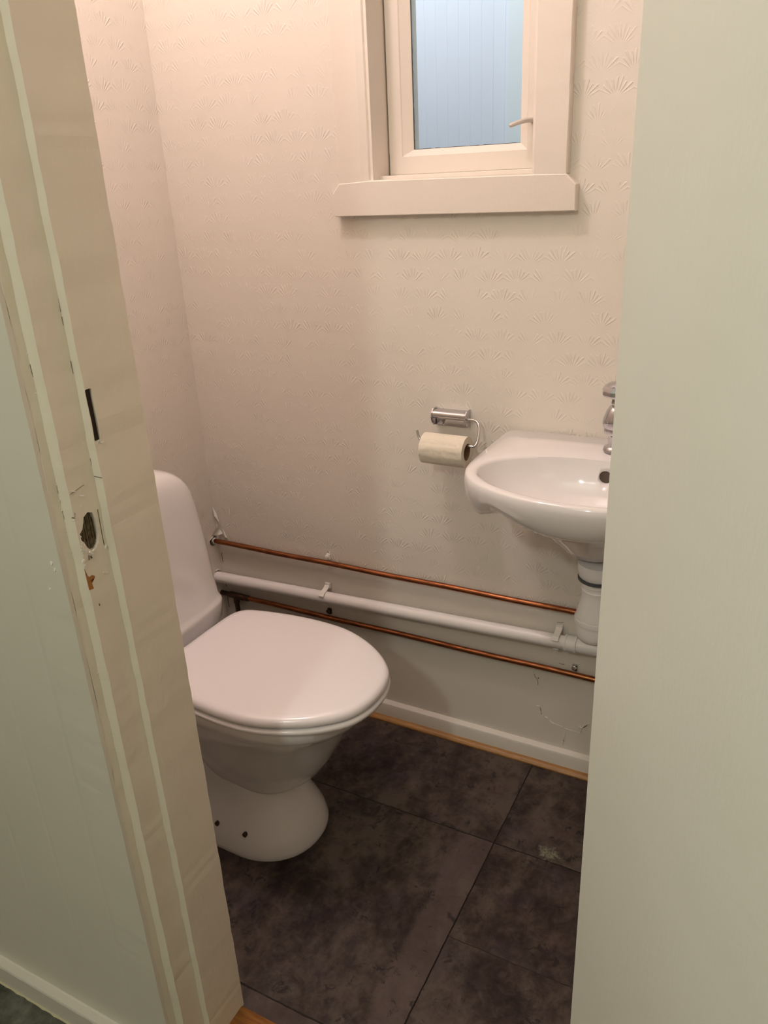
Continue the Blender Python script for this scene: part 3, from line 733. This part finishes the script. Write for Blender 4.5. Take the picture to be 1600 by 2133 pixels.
# copper pipe brackets: saddle with screw
def bracket(x, z, label, m):
    o = empty('pipe_bracket', (x, 1.53, z)); tag(o, label, 'bracket', 'brackets on the copper pipes')
    bm = NB()
    rr = []
    for k in range(9):
        a = -.5 + k * (PI + .9) / 8
        yy, zz = 1.5245 - .0076 * math.sin(a), z + .0076 * math.cos(a)
        rr.append([Vector((x - .005, yy, zz)), Vector((x + .005, yy, zz)), Vector((x + .005, yy + .0009, zz)), Vector((x - .005, yy + .0009, zz))])
    box(bm, x - .0055, x + .0055, 1.534, 1.5398, z + .004, z + .020, .0008)
    tube(bm, [(x, 1.5398, z + .0145), (x, 1.530, z + .0145)], .0028, 10)
    link('saddle', bm, m, o, smooth=False)
    bm = NB(); lathe(bm, [(.0058, 0), (.0058, .003), (.0045, .0042), (.001, .0045)], (x, 1.531, z + .0145), (0, -1, 0), 16); box(bm, x - .004, x + .004, 1.5262, 1.5268, z + .0140, z + .0150)
    link('screw', bm, m, o, angle=30)
bracket(-1.008, .4435, 'small painted bracket on the upper copper pipe above the toilet lid', M['flake'])
bracket(-1.018, .280, 'small tarnished bracket on the lower copper pipe beside the toilet lid', M['copper_dark'])
bracket(-.350, .446, 'small bracket on the upper copper pipe against the bottle trap', M['steel'])
bracket(-.358, .282, 'small grey screw bracket on the lower copper pipe by the door edge', M['steel'])

# ------------------------------------------------------------------ toilet paper holder and roll
hol = empty('toilet_paper_holder', (-.655, YB, .865)); tag(hol, 'chrome toilet paper holder on the wall left of the basin', 'holder')
bm = NB(); box(bm, -.692, -.619, 1.532, 1.5398, .843, .879, .001); link('back_plate', bm, M['chrome'], hol)
bm = NB()
cap = [(1.533, .8785), (1.526, .8808), (1.518, .8800), (1.512, .8762), (1.5095, .8700), (1.512, .8640), (1.515, .8625), (1.5170, .8650), (1.5145, .8700), (1.5170, .8740), (1.523, .8775), (1.533, .8760)]
loft(bm, [[Vector((x, y, z)) for y, z in cap] for x in (-.6935, -.6925, -.6185, -.6175)])
link('cover', bm, M['chrome'], hol, angle=50)
for x in (-.6945, -.6165):
    bm = NB(); pr = [(1.5395, .8820), (1.520, .8830), (1.5100, .8755), (1.5075, .866), (1.514, .853), (1.522, .8455), (1.5395, .8425)]
    loft(bm, [[Vector((x - .0012, y, z)) for y, z in pr], [Vector((x + .0012, y, z)) for y, z in pr]]); link('end_plate', bm, M['chrome'], hol, smooth=False)
bm = NB()
RY, RZ = 1.476, .807
path = smooth_path([(-.640, 1.518, .8660), (-.610, 1.518, .8660), (-.594, 1.516, .8650), (-.5850, 1.510, .8580), (-.5805, 1.500, .843), (-.5800, 1.490, .829), (-.5830, 1.482, .8205), (-.592, 1.479, .8200), (-.64, 1.478, .8195), (-.69, 1.478, .8195), (-.705, 1.478, .821), (-.7125, 1.480, .829), (-.7170, 1.482, .8420)], 6)
tube(bm, path, .0026, 12); link('wire_arm', bm, M['steel'], hol)
roll = empty('toilet_roll', (-.645, RY, RZ)); tag(roll, 'roll of cream toilet paper hanging on the chrome wire arm', 'toilet paper')
bm = NB(); x0, x1, R1, R0 = -.6965, -.5975, .0335, .0185
def rl(x, r, k=1.0):
    out = []
    for i in range(64):
        t = 2 * PI * i / 64; rr = r + (0.0006 * noise.noise((x * 30, 3 * math.cos(t), 3 * math.sin(t))) if r > .03 else 0)
        if r > .03 and 0 < (t - 1.05) < .35: rr += .0009
        out.append(Vector((x, RY + rr * math.sin(-t) , RZ + rr * math.cos(t))))
    return out
xs = [x0 + (x1 - x0) * i / 12 for i in range(13)]
rings = [rl(x0, R0), rl(x0, R1 - .001)] + [rl(x, R1) for x in xs] + [rl(x1, R1 - .001), rl(x1, R0)]
vr = loft(bm, rings, False, False)
for i in range(64): bm.faces.new((vr[0][i], vr[0][(i + 1) % 64], vr[-1][(i + 1) % 64], vr[-1][i]))
link('paper', bm, M['tissue'], roll, angle=40)
bm = NB(); rings = [rl(x0 + .0008, R0 - .0002), rl(x1 - .0008, R0 - .0002), rl(x1 - .0008, R0 - .0012), rl(x0 + .0008, R0 - .0012)]
vr = loft(bm, rings, False, False)
for i in range(64): bm.faces.new((vr[0][i], vr[0][(i + 1) % 64], vr[-1][(i + 1) % 64], vr[-1][i]))
link('cardboard_core', bm, M['card'], roll)

# ------------------------------------------------------------------ damage on the window wall: peeling paint, hairline cracks, torn paper at the pipe hole
bm = NB()
def ridge(bm, pts, w, lift, y=YB):
    """curled lip of peeling paint following a broken line"""
    rr = []
    P = smooth_path([(x, y, z) for x, z in pts], 4)
    for i, p in enumerate(P):
        k = 1.35 * w * (.5 + .9 * abs(noise.noise((p.x * 160, p.z * 160, 0)))) * (0.3 if i in (0, len(P) - 1) else 1)
        l = 1.7 * lift * (.4 + 1.1 * abs(noise.noise((p.x * 120, 9, p.z * 120))))
        rr.append([p + Vector((-k, .0003, -k * .3)), p + Vector((k * .2, -l, k * .9)), p + Vector((k * .9, .0003, k * .6))])
    loft(bm, rr)
ridge(bm, [(-.4455, .1585), (-.4395, .158), (-.4365, .1605)], .0016, .0016)
ridge(bm, [(-.437, .158), (-.4365, .150), (-.4330, .139)], .0012, .0012)
ridge(bm, [(-.4235, .1325), (-.419, .129), (-.4165, .1285)], .0020, .0022)
ridge(bm, [(-.412, .1245), (-.405, .1195), (-.396, .119), (-.388, .1165), (-.381, .1175)], .0010, .0010)
ridge(bm, [(-.374, .1135), (-.362, .113), (-.350, .1125), (-.338, .1115)], .0006, .0006)
ridge(bm, [(-.3725, .1035), (-.3745, .095), (-.3725, .087), (-.3790, .078), (-.3835, .0755)], .0017, .0020)
ridge(bm, [(-.3760, .078), (-.3775, .070), (-.3765, .061)], .0016, .0020)
ridge(bm, [(-.3395, .1335), (-.3385, .1285), (-.3345, .1265)], .0022, .0020)
ridge(bm, [(-.3180, .1465), (-.3255, .1390), (-.3325, .1290), (-.3365, .1180), (-.3370, .110)], .0020, .0024)
for k in range(7): flake(bm, (-.340 + random.uniform(-.006, .010), YB, .128 + random.uniform(-.008, .008)), (0, -1, 0), .0016, 6, .0016)
for (x, z) in [(-.4545, .250), (-1.012, .463), (-1.006, .468)]: flake(bm, (x, YB, z), (0, -1, 0), .0022, 6, .0018)
for z in (1.13, .62, .75, 1.46): flake(bm, (-1.3725, 1.5385, z), (.7, -.7, 0), .0014, 6, .0012)
flake(bm, (-1.045, YB, 1.160), (0, -1, 0), .0020, 6, .0014, .6)
link('peeling_paint', bm, M['flake'], wall_back, smooth=False)
bm = NB()
def hair(bm, pts, w, y=YB - .0002): tube(bm, smooth_path([(x, y, z) for x, z in pts], 3), w, 6)
hair(bm, [(-.4560, .2520), (-.4515, .240), (-.4455, .233), (-.4440, .219)], .0006)
hair(bm, [(-.4365, .155), (-.4345, .147), (-.4328, .137)], .0007)
hair(bm, [(-.3960, .2930), (-.390, .2925), (-.3830, .2935)], .0006)
hair(bm, [(-.4055, .4025), (-.398, .4020), (-.3905, .4045)], .0005)
hair(bm, [(-.3735, .0855), (-.3765, .0805), (-.3740, .074)], .0006); hair(bm, [(-.3220, .1395), (-.3300, .1300)], .0008)
tube(bm, [(-.4435, YB - .0008, .2385), (-.4435, YB + .0005, .2385)], .0016, 8)
for a, b in ((.400, .370), (.306, .292), (.272, .225)): hair(bm, [(-1.3665, a), (-1.3672, (a + b) / 2), (-1.3662, b)], .0009)
hair(bm, [(-1.012, .4685), (-1.008, .466)], .0008)
link('hairline_cracks', bm, M['crack'], wall_back, smooth=False)
# torn paper sticking out of the corner above the copper pipe
bm = NB()
def shard(bm, pts):
    a = [bm.verts.new(p) for p in pts]; c = sum((v.co for v in a), Vector()) / len(a)
    b = [bm.verts.new(Vector(p) + Vector((.0006, -.0006, .0002))) for p in pts]
    bm.faces.new(a); bm.faces.new(list(reversed(b)))
    n = len(a)
    for i in range(n): bm.faces.new((a[i], a[(i + 1) % n], b[(i + 1) % n], b[i]))
shard(bm, [(-1.3735, 1.505, .455), (-1.3660, 1.508, .466), (-1.3560, 1.518, .485), (-1.3560, 1.5385, .494), (-1.3620, 1.5385, .474), (-1.3690, 1.520, .462)])
shard(bm, [(-1.3690, 1.520, .462), (-1.3620, 1.5385, .474), (-1.3520, 1.5385, .462), (-1.3600, 1.530, .459)])
shard(bm, [(-1.3735, 1.502, .448), (-1.3650, 1.506, .458), (-1.3640, 1.514, .462), (-1.3735, 1.512, .460)])
shard(bm, [(-1.3500, 1.5385, .478), (-1.3540, 1.5385, .462), (-1.3380, 1.5385, .4500), (-1.3400, 1.5320, .4560)])
shard(bm, [(-1.3735, 1.5360, .540), (-1.3680, 1.5320, .515), (-1.3600, 1.5390, .494), (-1.3650, 1.5392, .520)])
link('torn_wallpaper', bm, M['tornpaper'], wall_left, smooth=False)
# rim of loosened plaster round the waste pipe
bm = NB(); tube(bm, [(XL + .0008, 1.5155 + .019 * math.sin(t), .335 + .019 * math.cos(t)) for t in [-.2 + i * .25 for i in range(9)]], .0022, 8); link('plaster_lip', bm, M['flake'], wall_left)
